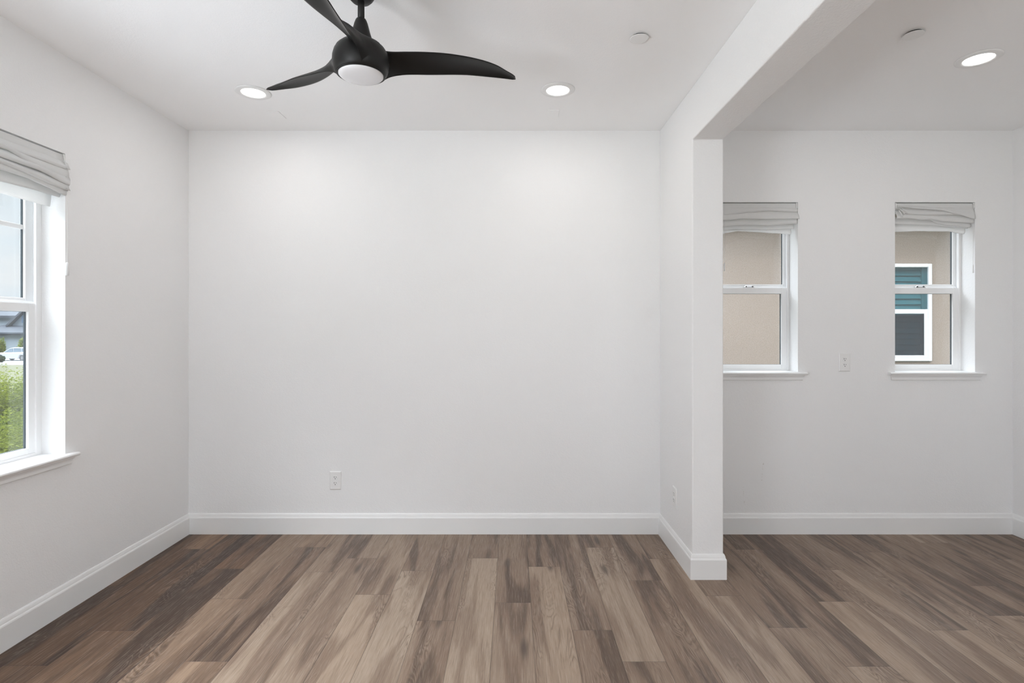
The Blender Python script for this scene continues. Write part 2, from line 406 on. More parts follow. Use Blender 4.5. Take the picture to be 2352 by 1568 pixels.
# partition stub with the dropped beam running on from it, one drywall body
bm = bmesh.new()
prof = [(YB, 0), (YP, 0), (YP, ZBEAM), (YR, ZBEAM), (YR, H), (YB, H)]
A = [bm.verts.new((XP0, y, z)) for y, z in prof]; B = [bm.verts.new((XP1, y, z)) for y, z in prof]
bm.faces.new(A); bm.faces.new(B[::-1])
for i in range(6): bm.faces.new((A[i], A[(i+1) % 6], B[(i+1) % 6], B[i]))
struct(obj('wall_partition', bm, M['wall'], bevel=.006, seg=3), 'white partition stub and dropped beam dividing the two rooms', 'wall')

# baseboards
BP = [(0, 0), (.014, 0), (.014, .108), (.0125, .1135), (.0095, .118), (.0085, .124), (.006, .133), (.003, .139), (0, .1395)]
def base(name, segs, label):
    bm = bmesh.new()
    for s in segs: extrude_profile(bm, BP, *s)
    return struct(obj(name, bm, M['trim']), label, 'baseboard')
base('baseboard_back', [((XL, YB), (XP0, YB), (0, -1), -1, -1)], 'white baseboard along the back wall of the fan room')
base('baseboard_back_right', [((XP1, YB), (XR, YB), (0, -1), -1, -1)], 'white baseboard under the two small windows')
base('baseboard_left', [((XL, YR), (XL, YB), (1, 0), 0, -1)], 'white baseboard along the left wall')
base('baseboard_right', [((XR, YR), (XR, YB), (-1, 0), 0, -1)], 'white baseboard along the far right wall')
base('baseboard_partition', [((XP0, YB), (XP0, YP), (-1, 0), -1, 1), ((XP0, YP), (XP1, YP), (0, -1), 1, 1), ((XP1, YP), (XP1, YB), (1, 0), 1, -1)],
     'white baseboard wrapping round the partition end')

# ------------------------------------------------------------------ windows
def ring_frame(bm, x0, x1, z0, z1, wl, wr, wb, wt, y0, y1):
    box(bm, x0, x0+wl, y0, y1, z0, z1); box(bm, x1-wr, x1, y0, y1, z0, z1)
    box(bm, x0+wl, x1-wr, y0, y1, z0, z0+wb); box(bm, x0+wl, x1-wr, y0, y1, z1-wt, z1)
def make_window(name, loc, rz, W, z0, z1, zm, label, fr=.017, st=.036, up=.024, muntins=False, lock=True):
    r = empty(name, loc, rz); struct(r, label, 'window')
    bm = bmesh.new()
    ring_frame(bm, 0, W, z0, z1, fr, fr, .014, fr, .115, .128)
    ring_frame(bm, 0, W, z0, z1, .007, .007, .010, .012, .128, .20)
    obj('window_frame', bm, M['vinyl'], r, bevel=.0015, seg=1)
    # lower sash: nearer the room
    bm = bmesh.new(); a = fr-.002
    ring_frame(bm, a, W-a, z0+.012, zm+.006, st, st, .030, .042, .122, .150)
    s = obj('lower_sash', bm, M['vinyl'], r, bevel=.002, seg=1)
    bm = bmesh.new(); x0, x1 = a+st, W-a-st
    ring_frame(bm, x0-.002, x1+.002, z0+.040, zm-.034, .0045, .0045, .003, .003, .136, .146)
    obj('glazing_gasket', bm, M['dark_gap'], s)
    bm = bmesh.new(); box(bm, x0-.001, x1+.001, .139, .142, z0+.040, zm-.034); obj('glass_pane', bm, M['glass'], s)
    # upper sash
    bm = bmesh.new()
    ring_frame(bm, .006, W-.006, zm-.008, z1-.012, up-.006, up-.006, .040, .035, .155, .183)
    box(bm, .010, W-.010, .146, .156, zm+.006, zm+.018)     # interlock lip of the meeting rail
    s = obj('upper_sash', bm, M['vinyl'], r, bevel=.002, seg=1)
    bm = bmesh.new()
    ring_frame(bm, up-.002, W-up+.002, zm+.030, z1-.045, .0045, .0045, .003, .003, .168, .178)
    obj('glazing_gasket', bm, M['dark_gap'], s)
    bm = bmesh.new(); box(bm, up-.001, W-up+.001, .171, .174, zm+.031, z1-.045); obj('glass_pane', bm, M['glass'], s)
    if muntins:
        bm = bmesh.new(); zc = 1.883
        box(bm, up, W-up, .166, .179, zc-.011, zc+.011)
        box(bm, W/2-.011, W/2+.011, .1665, .1785, zm+.03, z1-.045)
        obj('muntin', bm, M['vinyl'], s, bevel=.002, seg=1)
    if lock:
        lk = empty('sash_lock'); lk.parent = r
        bm = bmesh.new(); cx = W/2-.002; zt = zm+.006
        box(bm, cx-.034, cx+.034, .127, .147, zt, zt+.004)
        pts = [(cx-.036, .128, zt+.005), (cx-.022, .130, zt+.014), (cx+.018, .130, zt+.014), (cx+.030, .130, zt+.005)]
        tube(bm, pts, .0035, 8)
        obj('lever', bm, M['chrome'], lk, smooth=False)
        bm = bmesh.new()
        box(bm, cx-.026, cx-.018, .126, .134, zt+.003, zt+.013); box(bm, cx+.018, cx+.026, .126, .134, zt+.003, zt+.013)
        obj('pivot', bm, M['slot'], lk, bevel=.002)
    # stool and apron
    bm = bmesh.new(); h = .052
    pr = [(.0, z0), (-.028, z0), (-.034, z0-.003), (-.0365, z0-.009), (-.034, z0-.015), (-.028, z0-.018), (.0, z0-.018)]
    A = [bm.verts.new((-h, y, z)) for y, z in pr]; B = [bm.verts.new((W+h, y, z)) for y, z in pr]
    for i in range(len(pr)): bm.faces.new((A[i], A[(i+1) % len(pr)], B[(i+1) % len(pr)], B[i]))
    bm.faces.new(A[::-1]); bm.faces.new(B)
    box(bm, .0005, W-.0005, 0., .118, z0-.017, z0+.001)
    obj('window_sill', bm, M['trim'], r, bevel=.0015, seg=2)
    bm = bmesh.new()
    pr = [(0, z0-.018), (-.020, z0-.018), (-.020, z0-.024), (-.014, z0-.030), (-.0115, z0-.038), (-.0115, z0-.052), (-.008, z0-.055), (0, z0-.055)]
    hx = [h-.014, h-.014, h-.014, h-.02, h-.0225, h-.0225, h-.026, h-.026]
    A = [bm.verts.new((-e, y, z)) for (y, z), e in zip(pr, hx)]; B = [bm.verts.new((W+e, y, z)) for (y, z), e in zip(pr, hx)]
    for i in range(len(pr)): bm.faces.new((A[i], A[(i+1) % len(pr)], B[(i+1) % len(pr)], B[i]))
    bm.faces.new(A[::-1]); bm.faces.new(B)
    obj('window_apron', bm, M['trim'], r)
    return r
make_window('window_1', (XL, WL[0], 0), PI/2, WL[1]-WL[0], WL[2], WL[3], 1.509, 'large white sash window in the left wall overlooking shrubs', fr=.032, st=.036, up=.046, muntins=True)
make_window('window_2', (WB1[0], YB, 0), 0, WB1[1]-WB1[0], WB1[2], WB1[3], 1.674, 'small white sash window partly hidden behind the partition end')
make_window('window_3', (WB2[0], YB, 0), 0, WB2[1]-WB2[0], WB2[2], WB2[3], 1.674, 'small white sash window showing the neighbouring shuttered window')
# plain frames in openings added out of view for fill light
for i, (loc, rz, W, z0, z1) in enumerate((((XL, -1.55, 0), PI/2, 1.6, .775, WZ1), ((.6, YR, 0), PI, 2.6, .12, 2.38), ((3.05, YR, 0), PI, 1.5, .3, 2.3), ((XR, -2.7, 0), -PI/2, 1.6, .775, WZ1))):
    r = empty('window_%d' % (i+4), loc, rz)
    struct(r, ['white framed window in the left wall beside the viewer', 'wide white framed window behind the viewer', 'white framed window at the rear of the right room', 'white framed window in the right wall beside the viewer'][i], 'window')
    bm = bmesh.new(); ring_frame(bm, 0, W, z0, z1, .04, .04, .04, .04, .13, .18); box(bm, W/2-.03, W/2+.03, .131, .179, z0+.04, z1-.04)
    obj('window_frame', bm, M['vinyl'], r)

# ------------------------------------------------------------------ roman shades
def lerp_pts(pts, x):
    if x <= pts[0][0]: return pts[0][1]
    for (a, b), (c, d) in zip(pts, pts[1:]):
        if x <= c:
            t = (x-a)/(c-a) if c > a else 0; t = t*t*(3-2*t)*.5+t*.5
            return b+(d-b)*t
    return pts[-1][1]
def fold(bm, top, bot, d0, d1, bulge, x0, x1, lip=.012, sd=0., nu=48, xt0=None, xt1=None, sag=.002):
    """a draped length of cloth: top and bottom edges as [(x, z)], depth d0 (top) to d1 (bottom), belly towards the room"""
    nv = 12; rows = []
    xt0 = x0 if xt0 is None else xt0; xt1 = x1 if xt1 is None else xt1
    for j in range(nv+5):
        row = []
        for i in range(nu+1):
            s = i/nu
            v = min(1., j/nv)
            x = (xt0+(xt1-xt0)*s)*(1-v)+(x0+(x1-x0)*s)*v
            zt, zb = lerp_pts(top, x), lerp_pts(bot, x)
            w = noise.noise(Vector((x*9, v*2.2+sd, sd)))*.6+noise.noise(Vector((x*27, v*3+sd*2, sd)))*.25
            if j <= nv:
                z = zt+(zb-zt)*v; y = d0+(d1-d0)*v-bulge*math.sin(PI*min(1, v**1.35*.80))
            else:
                k = (j-nv)/4; a = k*PI*.75
                yb = d1-bulge*math.sin(PI*.80)
                z = zb-.003*math.sin(a)+lip*.9*k*k; y = yb+lip*(k*.9+.1*math.sin(a))
            row.append(bm.verts.new((x, y+w*.006*math.sin(PI*min(1, v*.9+.1)), z+w*sag*v)))
        rows.append(row)
    for a, b in zip(rows, rows[1:]):
        for i in range(nu): bm.faces.new((a[i], a[i+1], b[i+1], b[i]))
def flat_obj(name, bm, mat, parent, thick=.0012):
    o = obj(name, bm, mat, parent, smooth=True)
    m = o.modifiers.new('thick', 'SOLIDIFY'); m.thickness = thick; m.offset = 0
    return o
def shade(loc, rz, W, zt, folds, label, cords, tracks=True):
    r = empty('roman_shade', loc, rz); tag(r, label, 'window shade', 'bunched white roman shades')
    bm = bmesh.new(); box(bm, .006, W-.006, .006, .046, zt-.040, zt-.006); obj('headrail', bm, M['cord'], r, bevel=.004)
    bm = bmesh.new()
    fold(bm, [(0, zt-.007), (W, zt-.007)], [(0, zt-.044), (W*.5, zt-.043), (W, zt-.045)], .004, .002, .004, .004, W-.012, sd=3.3)
    for f in folds: fold(bm, **f)
    flat_obj('fabric', bm, M['fabric'], r)
    # side returns of the rail cover: rolled ends
    for x in ((.004, .011), (W-.011, W-.004)):
        bm = bmesh.new()
        pr = [(.0, zt-.004), (-.004, zt-.03), (-.002, zt-.040), (.006, zt-.046), (.03, zt-.046), (.03, zt-.004)]
        A = [bm.verts.new((x[0], y, z)) for y, z in pr]; B = [bm.verts.new((x[1], y, z)) for y, z in pr]
        for i in range(6): bm.faces.new((A[i], A[(i+1) % 6], B[(i+1) % 6], B[i]))
        bm.faces.new(A[::-1]); bm.faces.new(B)
        obj('rail_end', bm, M['cord'], r, bevel=.001, seg=1)
    for (x, y, z0, z1, th, tw) in cords:
        bm = bmesh.new(); tube(bm, [(x, y, z0), (x+.001, y, (z0+z1)/2), (x, y, z1)], .0011, 6); c = obj('cord', bm, M['cord'], r)
        bm = bmesh.new(); lathe(bm, [(tw*.22, z1+.001), (tw*.42, z1-.004), (tw*.5, z1-th*.3), (tw*.5, z1-th), (tw*.4, z1-th-.002)], 14, x, y)
        obj('tassel', bm, M['plastic'], c, smooth=True)
    return r
W = .544
def zz(py, d=0.): return CAMZ+(VY-py)*(YB+d)/FPX
def sx(px, x0, d=0.): return (px-VX)*(YB+d)/FPX-x0
def P(pts, x0, d=0.): return [(sx(a, x0, d), zz(b, d)) for a, b in pts]
x0 = WB1[0]
f2 = [
 dict(top=P([(1650, 528), (1833, 522)], x0, .06), bot=P([(1650, 540), (1668, 534), (1695, 530), (1735, 532), (1780, 535), (1824, 538)], x0, .055), d0=.058, d1=.062, bulge=.010, x0=.012, x1=.523, xt1=.526, sd=1.1, lip=.006),
 dict(top=P([(1650, 508), (1833, 506)], x0, .035), bot=P([(1650, 527), (1720, 525), (1760, 527.5), (1829, 525)], x0, .03), d0=.04, d1=.036, bulge=.010, x0=.010, x1=.530, xt1=.524, sd=2.7),
 dict(top=P([(1650, 500), (1833, 498)], x0), bot=P([(1650, 519), (1690, 517.5), (1730, 516.5), (1762, 518), (1800, 515), (1836, 513)], x0), d0=.012, d1=.010, bulge=.014, x0=.006, x1=.538, sd=4.2),
 dict(top=P([(1650, 482), (1833, 484)], x0), bot=P([(1650, 507), (1675, 506), (1700, 503), (1760, 503.5), (1836, 503)], x0), d0=.004, d1=-.006, bulge=.012, x0=.004, x1=.549, xt1=.536, sd=6.4),
 dict(top=P([(1650, 474), (1833, 476)], x0), bot=P([(1650, 495), (1690, 492), (1720, 488), (1765, 484.5), (1800, 486), (1833, 487)], x0), d0=.003, d1=-.004, bulge=.012, x0=.004, x1=.536, sd=8.8),
]
shade((x0, YB, 0), 0, W, WZ1, f2, 'white cloth roman shade bunched in even level folds, beside the partition end',
      [(.042, -.004, WZ1-.09, zz(604), .052, .010)])
x0 = WB2[0]
f3 = [
 dict(top=P([(2056, 512), (2240, 520)], x0, .06), bot=P([(2056, 531.5), (2110, 530), (2180, 531), (2200, 535), (2216, 537)], x0, .055), d0=.058, d1=.062, bulge=.014, x0=.006, x1=.515, xt1=.520, sd=11.1, lip=.006),
 dict(top=P([(2056, 498), (2240, 506)], x0, .03), bot=P([(2056, 514), (2130, 516), (2200, 522), (2235, 525)], x0, .03), d0=.035, d1=.034, bulge=.008, x0=.006, x1=.518, sd=12.7),
 dict(top=P([(2060, 492), (2240, 505)], x0), bot=P([(2056, 500), (2110, 503), (2135, 505), (2150, 513), (2180, 518), (2233, 523)], x0, .02), d0=.020, d1=.022, bulge=.010, x0=.030, x1=.524, sd=14.2),
 dict(top=P([(2060, 484), (2240, 492)], x0), bot=P([(2060, 502), (2090, 501), (2115, 505), (2140, 503), (2165, 508), (2235, 512)], x0), d0=.010, d1=.004, bulge=.012, x0=.008, x1=.532, sd=15.4),
 dict(top=P([(2070, 476), (2240, 484)], x0), bot=P([(2070, 487), (2085, 492), (2130, 494), (2190, 493), (2240, 500)], x0), d0=.006, d1=-.004, bulge=.012, x0=.045, x1=.530, sd=16.9),
 dict(top=P([(2060, 472), (2240, 478)], x0), bot=P([(2060, 475), (2110, 480), (2160, 484), (2190, 492), (2236, 504)], x0), d0=.003, d1=-.010, bulge=.014, x0=.010, x1=.532, sd=18.1),
]
s3 = shade((x0, YB, 0), 0, W, WZ1, f3, 'white cloth roman shade bunched in crooked twisted folds, right of the wall outlet',
      [(W-.012, .002, WZ1-.05, zz(607), .056, .008)])
bm = bmesh.new()      # gathered pleats at its left end
for a, (p, q) in enumerate((((2064, 481), (2074, 492)), ((2069, 480), (2080, 491)), ((2061, 484), (2069, 500)))):
    A_ = (sx(p[0], x0), -.010-.002*a, zz(p[1])); B_ = (sx(q[0], x0), -.016, zz(q[1]))
    tube(bm, [A_, ((A_[0]+B_[0])/2, -.018, (A_[2]+B_[2])/2+.002), B_], .0045, 8)
obj('gathered_pleat', bm, M['fabric'], s3, smooth=True)
# left window shade: folds read from the far jamb
WLw = WL[1]-WL[0]
def L(drops): return [(x if x >= 0 else 0, WZ1-d) for x, d in drops]
a, b = WLw-.34, WLw
fl = [
 dict(top=L([(0, .09), (a, .10), (b, .12)]), bot=L([(0, .262), (a-.3, .258), (a, .258), (a+.15, .262), (b, .262)]), d0=.060, d1=.064, bulge=.010, x0=.012, x1=b-.020, sd=21.1, lip=.006),
 dict(top=L([(0, .08), (b, .11)]), bot=L([(0, .222), (a, .220), (a+.2, .213), (b, .214)]), d0=.034, d1=.030, bulge=.012, x0=.010, x1=b-.006, sd=22.4),
 dict(top=L([(0, .07), (b, .10)]), bot=L([(0, .180), (a, .176), (a+.12, .176), (a+.2, .186), (b, .205)]), d0=.008, d1=.004, bulge=.016, x0=.006, x1=b-.002, sd=24.9),
 dict(top=L([(0, .10), (b, .12)]), bot=L([(0, .150), (a, .152), (b, .182)]), d0=.004, d1=-.006, bulge=.016, x0=.006, x1=b-.001, sd=25.7),
 dict(top=L([(0, .07), (b, .08)]), bot=L([(0, .122), (a, .126), (a+.17, .128), (b, .155)]), d0=.003, d1=-.010, bulge=.016, x0=.006, x1=b+.002, sd=26.3),
 dict(top=L([(0, .04), (b, .045)]), bot=L([(0, .070), (a, .080), (a+.12, .108), (a+.2, .118), (b, .122)]), d0=.003, d1=-.008, bulge=.014, x0=.006, x1=b, sd=27.5),
 dict(top=L([(0, .036), (b, .036)]), bot=L([(0, .090), (a, .086), (a+.12, .078), (b, .080)]), d0=.002, d1=-.010, bulge=.012, x0=.006, x1=b-.002, sd=28.5),
]
sl = shade((XL, WL[0], 0), PI/2, WLw, WZ1, fl, 'wide white cloth roman shade bunched at the top of the left window',
      [(WLw-.004, -.012, WZ1-.06, CAMZ+(VY-603)*2.68/FPX, .062, .017)])
# cloth corners sticking out past the reveal
for (z, w_) in ((WZ1-.075, .03), (WZ1-.125, .026), (WZ1-.178, .028)):
    bm = bmesh.new()
    vs = [bm.verts.new(p) for p in ((WLw-.02, -.014, z+.030), (WLw-.001, -.012, z+.028), (WLw+.010, -.018, z-.002), (WLw-.02, -.020, z-.002))]
    bm.faces.new(vs)
    flat_obj('cloth_corner', bm, M['fabric'], sl)

# ------------------------------------------------------------------ outlets, sprinkler covers, ceiling plates
def outlet(loc, rz, label):
    r = empty('wall_outlet', loc, rz); tag(r, label, 'outlet', 'duplex wall outlets')
    bm = bmesh.new()
    w, h = .0385, .062
    A = [bm.verts.new(p) for p in ((-w, 0, -h), (w, 0, -h), (w, 0, h), (-w, 0, h))]
    B = [bm.verts.new(p) for p in ((-w, -.003, -h), (w, -.003, -h), (w, -.003, h), (-w, -.003, h))]
    D = [bm.verts.new(p) for p in ((-w+.005, -.0065, -h+.005), (w-.005, -.0065, -h+.005), (w-.005, -.0065, h-.005), (-w+.005, -.0065, h-.005))]
    for X, Y in ((A, B), (B, D)):
        for i in range(4): bm.faces.new((X[i], X[(i+1) % 4], Y[(i+1) % 4], Y[i]))
    bm.faces.new(D); obj('cover_plate', bm, M['plastic'], r, bevel=.001, seg=2)
    for s in (1, -1):
        bm = bmesh.new(); z = s*.0195; n_ = 32; ring0, ring1 = [], []
        for i in range(n_):
            a = 2*PI*i/n_; x = .0172*math.cos(a); zc = max(-.0142, min(.0142, .0172*math.sin(a)))
            ring0.append(bm.verts.new((x, -.006, z+zc))); ring1.append(bm.verts.new((x*.96, -.0085, z+zc*.96)))
        for i in range(n_): bm.faces.new((ring0[i], ring0[(i+1) % n_], ring1[(i+1) % n_], ring1[i]))
        bm.faces.new(ring1)
        f = obj('receptacle', bm, M['plastic'], r)
        bm = bmesh.new()
        box(bm, -.0078, -.0050, -.0088, -.0080, z+.000, z+.0095); box(bm, .0052, .0076, -.0088, -.0080, z+.001, z+.0085)
        lathe(bm, [(.0028, 0), (.0028, .0008)], 14, mtx=Matrix.Translation((0, -.0080, z-.0068)) @ Matrix.Rotation(PI/2, 4, 'X'))
        obj('socket_hole', bm, M['slot'], f)
    bm = bmesh.new(); lathe(bm, [(.0028, 0), (.0028, .0012), (.0018, .0018)], 14, mtx=Matrix.Translation((0, -.0063, 0)) @ Matrix.Rotation(PI/2, 4, 'X'))
    obj('screw', bm, M['plastic'], r)
    return r
outlet((-1.205, YB, .362), 0, 'white duplex outlet low on the plain back wall, left of centre')
outlet((2.253, YB, 1.164), 0, 'white duplex outlet between the two small windows')
outlet((XP0, 3.352, .356), -PI/2, 'white duplex outlet low on the left face of the partition, seen edge-on')

def downlight(x, y, label, energy):
    r = empty('recessed_light', (x, y, H)); tag(r, label, 'ceiling light', 'recessed ceiling lights')
    bm = bmesh.new()
    lathe(bm, [(.096, -.0005), (.096, -.003), (.090, -.0065), (.072, -.0085), (.066, -.0075), (.062, -.003)], 64, cap0=True, cap1=False)
    obj('trim_ring', bm, M['plastic'], r, smooth=True)
    bm = bmesh.new(); lathe(bm, [(.0635, -.0015), (.0635, -.0045), (.05, -.0055)], 64); obj('lens', bm, M['led'], r, smooth=False)
    light('recessed_lamp', 'AREA', (x, y, H-.012), (0, 0, 0), energy, (1, .96, .93), shape='DISK', size=.12)
downlight(.253, 3.068, 'lit round recessed light on the ceiling near the back wall, right of the fan', 2.3)
downlight(-1.479, 3.10, 'lit round recessed light beside the tip of the left fan blade', 2.3)
downlight(2.322, 2.713, 'lit round recessed light on the ceiling of the right room', 2.4)
for (x, y, lb) in ((.583, 2.512, 'round white cover disc on the ceiling of the fan room, by the beam'), (1.827, 2.482, 'round white cover disc on the ceiling of the right room')):
    r = empty('sprinkler_cover', (x, y, H)); tag(r, lb, 'sprinkler cover', 'round ceiling cover discs')
    bm = bmesh.new(); lathe(bm, [(.033, -.0002), (.033, -.009)], 40); obj('recess_collar', bm, M['slot'], r, smooth=False)
    bm = bmesh.new(); lathe(bm, [(.0405, -.0075), (.0425, -.0085), (.042, -.0105), (.038, -.0112)], 56)
    obj('cover_disc', bm, M['plastic'], r)
for (x, y, lb) in ((.251, 3.40, 'small blank white plate on the ceiling between right light and back wall'), (-1.486, 3.427, 'small blank white plate on the ceiling between left light and back wall')):
    bm = bmesh.new(); box(bm, x-.036, x+.036, y-.058, y+.058, H-.0045, H)
    tag(obj('ceiling_plate', bm, M['ceiling'], bevel=.0025, seg=2), lb, 'cover plate', 'blank ceiling plates')

# ------------------------------------------------------------------ ceiling fan
HX, HY = -.591, 2.119
fan = empty('ceiling_fan', (HX, HY, H)); tag(fan, 'black three-blade ceiling fan with a white globe light under its hub', 'ceiling fan')
def fz(h): return h+CAMZ-H           # height above the eye -> local z
bm = bmesh.new(); lathe(bm, [(.068, fz(1.3499)), (.068, fz(1.338)), (.062, fz(1.315)), (.046, fz(1.287)), (.036, fz(1.2765)), (.018, fz(1.2750))], 56)
obj('canopy', bm, M['black'], fan, smooth=True)
bm = bmesh.new(); lathe(bm, [(.0130, fz(1.31)), (.0130, fz(1.19))], 32, cap0=True, cap1=True); obj('downrod', bm, M['black'], fan, smooth=True)
bm = bmesh.new(); lathe(bm, [(.013, fz(1.2065)), (.0185, fz(1.2055)), (.0215, fz(1.200)), (.026, fz(1.188)), (.036, fz(1.150)), (.0475, fz(1.114)), (.0475, fz(1.108))], 56)
obj('coupling_cover', bm, M['black'], fan, smooth=True)
bm = bmesh.new()
lathe(bm, [(.0555, fz(1.1085)), (.0585, fz(1.1125)), (.064, fz(1.1115)), (.078, fz(1.1035)), (.092, fz(1.0905)), (.102, fz(1.074)), (.1075, fz(1.054)), (.1085, fz(1.036)), (.106, fz(1.018)), (.1005, fz(1.002)), (.0950, fz(.9925)),
           (.0935, fz(.9915)), (.0925, fz(.9935)), (.0915, fz(.9905)), (.0885, fz(.9880)), (.0865, fz(.9885)), (.0865, fz(.995))], 80)
obj('motor_housing', bm, M['black'], fan, smooth=True)
bm = bmesh.new(); lathe(bm, [(.0855, fz(.994)), (.0855, fz(.9885)), (.081, fz(.9840)), (.068, fz(.9795)), (.045, fz(.9765)), (.02, fz(.9755)), (.001, fz(.9752))], 72)
obj('light_globe', bm, M['opal'], fan, smooth=True)
EA = [(.060, .0388, .9703), (.114, .0360, 1.0147), (.169, .0329, 1.0360), (.223, .0297, 1.0476), (.277, .0264, 1.0567), (.331, .0229, 1.0662), (.386, .0191, 1.0758), (.440, .0149, 1.0837), (.494, .0105, 1.0883), (.548, .0063, 1.0920), (.603, .0030, 1.0960), (.635, .0025, 1.0985), (.652, .0030, 1.1), (.660, .0020, 1.1003), (.664, .0, 1.1005)]
EB = [(.060, -.0145, 1.0901), (.114, -.0219, 1.0913), (.169, -.0387, 1.0956), (.223, -.0576, 1.0996), (.277, -.0741, 1.1021), (.331, -.0858, 1.1032), (.386, -.0919, 1.1038), (.440, -.0921, 1.1049), (.494, -.0859, 1.1060), (.548, -.0720, 1.1060), (.603, -.0471, 1.1045), (.635, -.0330, 1.1035), (.652, -.0225, 1.1025), (.660, -.0130, 1.1015), (.664, -.004, 1.1008)]
def cr_(pts, r):
    rs = [p[0] for p in pts]
    r = max(r, rs[0]); i = max(0, min(len(pts)-2, max(k for k in range(len(pts)) if rs[k] <= r+1e-9)))
    p0, p1, p2, p3 = pts[max(0, i-1)], pts[i], pts[i+1], pts[min(len(pts)-1, i+2)]
    t = (r-p1[0])/(p2[0]-p1[0]); o = []
    for c in (1, 2):
        m1 = (p2[c]-p0[c])/(p2[0]-p0[0])*(p2[0]-p1[0]); m2 = (p3[c]-p1[c])/(p3[0]-p1[0])*(p2[0]-p1[0])
        o.append((2*t**3-3*t*t+1)*p1[c]+(t**3-2*t*t+t)*m1+(-2*t**3+3*t*t)*p2[c]+(t**3-t*t)*m2)
    return o
def pw(tab, r):
    if r <= tab[0][0]: return tab[0][1]
    for (a, b), (c, d) in zip(tab, tab[1:]):
        if r <= c:
            t = (r-a)/(c-a); return b+(d-b)*t
    return tab[-1][1]
MT = [(.03, .1035), (.04, .0995), (.05, .0952), (.06, .0900), (.07, .0833), (.08, .0752), (.09, .0672), (.10, .0603), (.12, .0500), (.15, .0405), (.2, .0325), (.27, .0270)]
MH = [(.03, 1.036), (.09, 1.040), (.12, 1.048), (.15, 1.055), (.2, 1.062), (.27, 1.072)]
QT = [(.03, .0775), (.04, .0730), (.05, .0668), (.06, .0590), (.07, .0508), (.08, .0430), (.09, .0365), (.10, .0310), (.12, .0215), (.15, .0090), (.2, -.010), (.27, -.034)]
QH = [(.03, 1.1005), (.09, 1.101), (.15, 1.106), (.2, 1.107), (.27, 1.109)]
def cat4(P, s):
    n_ = len(P)-1; x = s*n_; i = min(n_-1, int(x)); t = x-i
    p0, p1, p2, p3 = P[max(0, i-1)], P[i], P[i+1], P[min(n_, i+2)]
    return .5*((2*p1)+(p2-p0)*t+(2*p0-5*p1+4*p2-p3)*t*t+(3*p1-p0-3*p2+p3)*t**3)
def blade_mesh():
    bm = bmesh.new(); NS, K = 72, 18; secs = []
    for i in range(NS+1):
        q_ = i/NS; r = .034+(.6638-.034)*(.35*q_+.65*(q_**1.6)) if q_ < 1 else .6638
        (ta, ha), (tb, hb) = cr_(EA, r), cr_(EB, r)
        if r < .087: ta, ha = math.sqrt(.0947**2-r*r), .9925
        a, b = Vector((ta, ha)), Vector((tb, hb)); ch = b-a; Ln = ch.length
        nrm = Vector((-ch.y, ch.x)).normalized()
        if nrm.y < 0: nrm = -nrm                     # towards the upper side
        root = min(1, max(0., 1-(r-.084)/.22)); wf = min(1, max(0, (.28-r)/.14)); wf = wf*wf*(3-2*wf)
        ctl = [a, Vector((pw(MT, r), pw(MH, r))), Vector((pw(QT, r), pw(QH, r))), b+Vector((0, .004))]
        camber = .012
        th = .0085 if Ln > .02 else .006
        fade = min(1, (.664-r)/.02+.3)
        top, botm = [], []
        for k in range(K+1):
            s = k/K; arch = math.sin(PI*s)**.8; skew = math.sin(PI*s**.8)
            p = a+ch*s+nrm*((.012*min(1, Ln/.06))*skew)
            thk = th*fade*(math.sin(PI*min(max(s, .02), .98))**.35)*.5
            top.append((p+nrm*thk).lerp(cat4(ctl, s), wf)); botm.append((p-nrm*thk).lerp(a+ch*s+nrm*.010*arch, wf))
        secs.append([bm.verts.new((r, q.x, fz(q.y))) for q in top+botm[::-1]])
    m = len(secs[0])
    for A, B in zip(secs, secs[1:]):
        for k in range(m): bm.faces.new((A[k], A[(k+1) % m], B[(k+1) % m], B[k]))
    bm.faces.new(secs[0][::-1]); bm.faces.new(secs[-1])
    return bm
b0 = obj('fan_blade', blade_mesh(), M['black'], fan, smooth=True)
b0.rotation_euler[2] = math.atan2(.4227, .907)
for ang in (math.atan2(.574, -.818), math.atan2(-.996, -.0885)):
    c = b0.copy(); C.objects.link(c); c.parent = fan; c.rotation_euler[2] = ang

# ------------------------------------------------------------------ outside: right, the neighbouring house
YN = 6.2; K_ = YN/FPX
def nx(px): return (px-VX)*K_
def nzz(py): return CAMZ+(VY-py)*K_
nb = empty('neighbour_house', (4.0, YN, -2.45)); tag(nb, 'beige stucco house close behind the two small windows', 'house')
def nobj(name, bm, mat, parent, **k):
    bmesh.ops.translate(bm, verts=bm.verts, vec=(-4.0, -YN, 2.45)); return obj(name, bm, mat, parent, **k)
wx0, wx1, wz0, wz1 = nx(2137.5)-.93, nx(2137.5), nzz(829), nzz(606)
bm = bmesh.new()
xs_, zs_ = (-1.0, wx0+.03, wx1-.03, 9.0), (-2.45, wz0+.03, wz1-.03, 2.95)
for i in range(3):
    for j in range(3):
        if (i, j) == (1, 1): continue
        box(bm, xs_[i], xs_[i+1], YN, YN+.2, zs_[j], zs_[j+1])
bmesh.ops.remove_doubles(bm, verts=bm.verts, dist=1e-5)
bm.faces.ensure_lookup_table()
nobj('stucco_wall', bm, M['stucco'], nb)
bm = bmesh.new(); box(bm, -1.4, 9.4, YN-.42, YN+.3, 2.95, 3.02); box(bm, -1.4, 9.4, YN-.45, YN-.42, 2.90, 3.08); nobj('eave', bm, M['vinyl'], nb)
bm = bmesh.new()
vs = [bm.verts.new(p) for p in ((-1.4, YN-.45, 3.08), (9.4, YN-.45, 3.08), (9.4, YN+4.5, 5.0), (-1.4, YN+4.5, 5.0), (-1.4, YN-.45, 3.02), (9.4, YN-.45, 3.02), (9.4, YN+4.5, 3.02), (-1.4, YN+4.5, 3.02))]
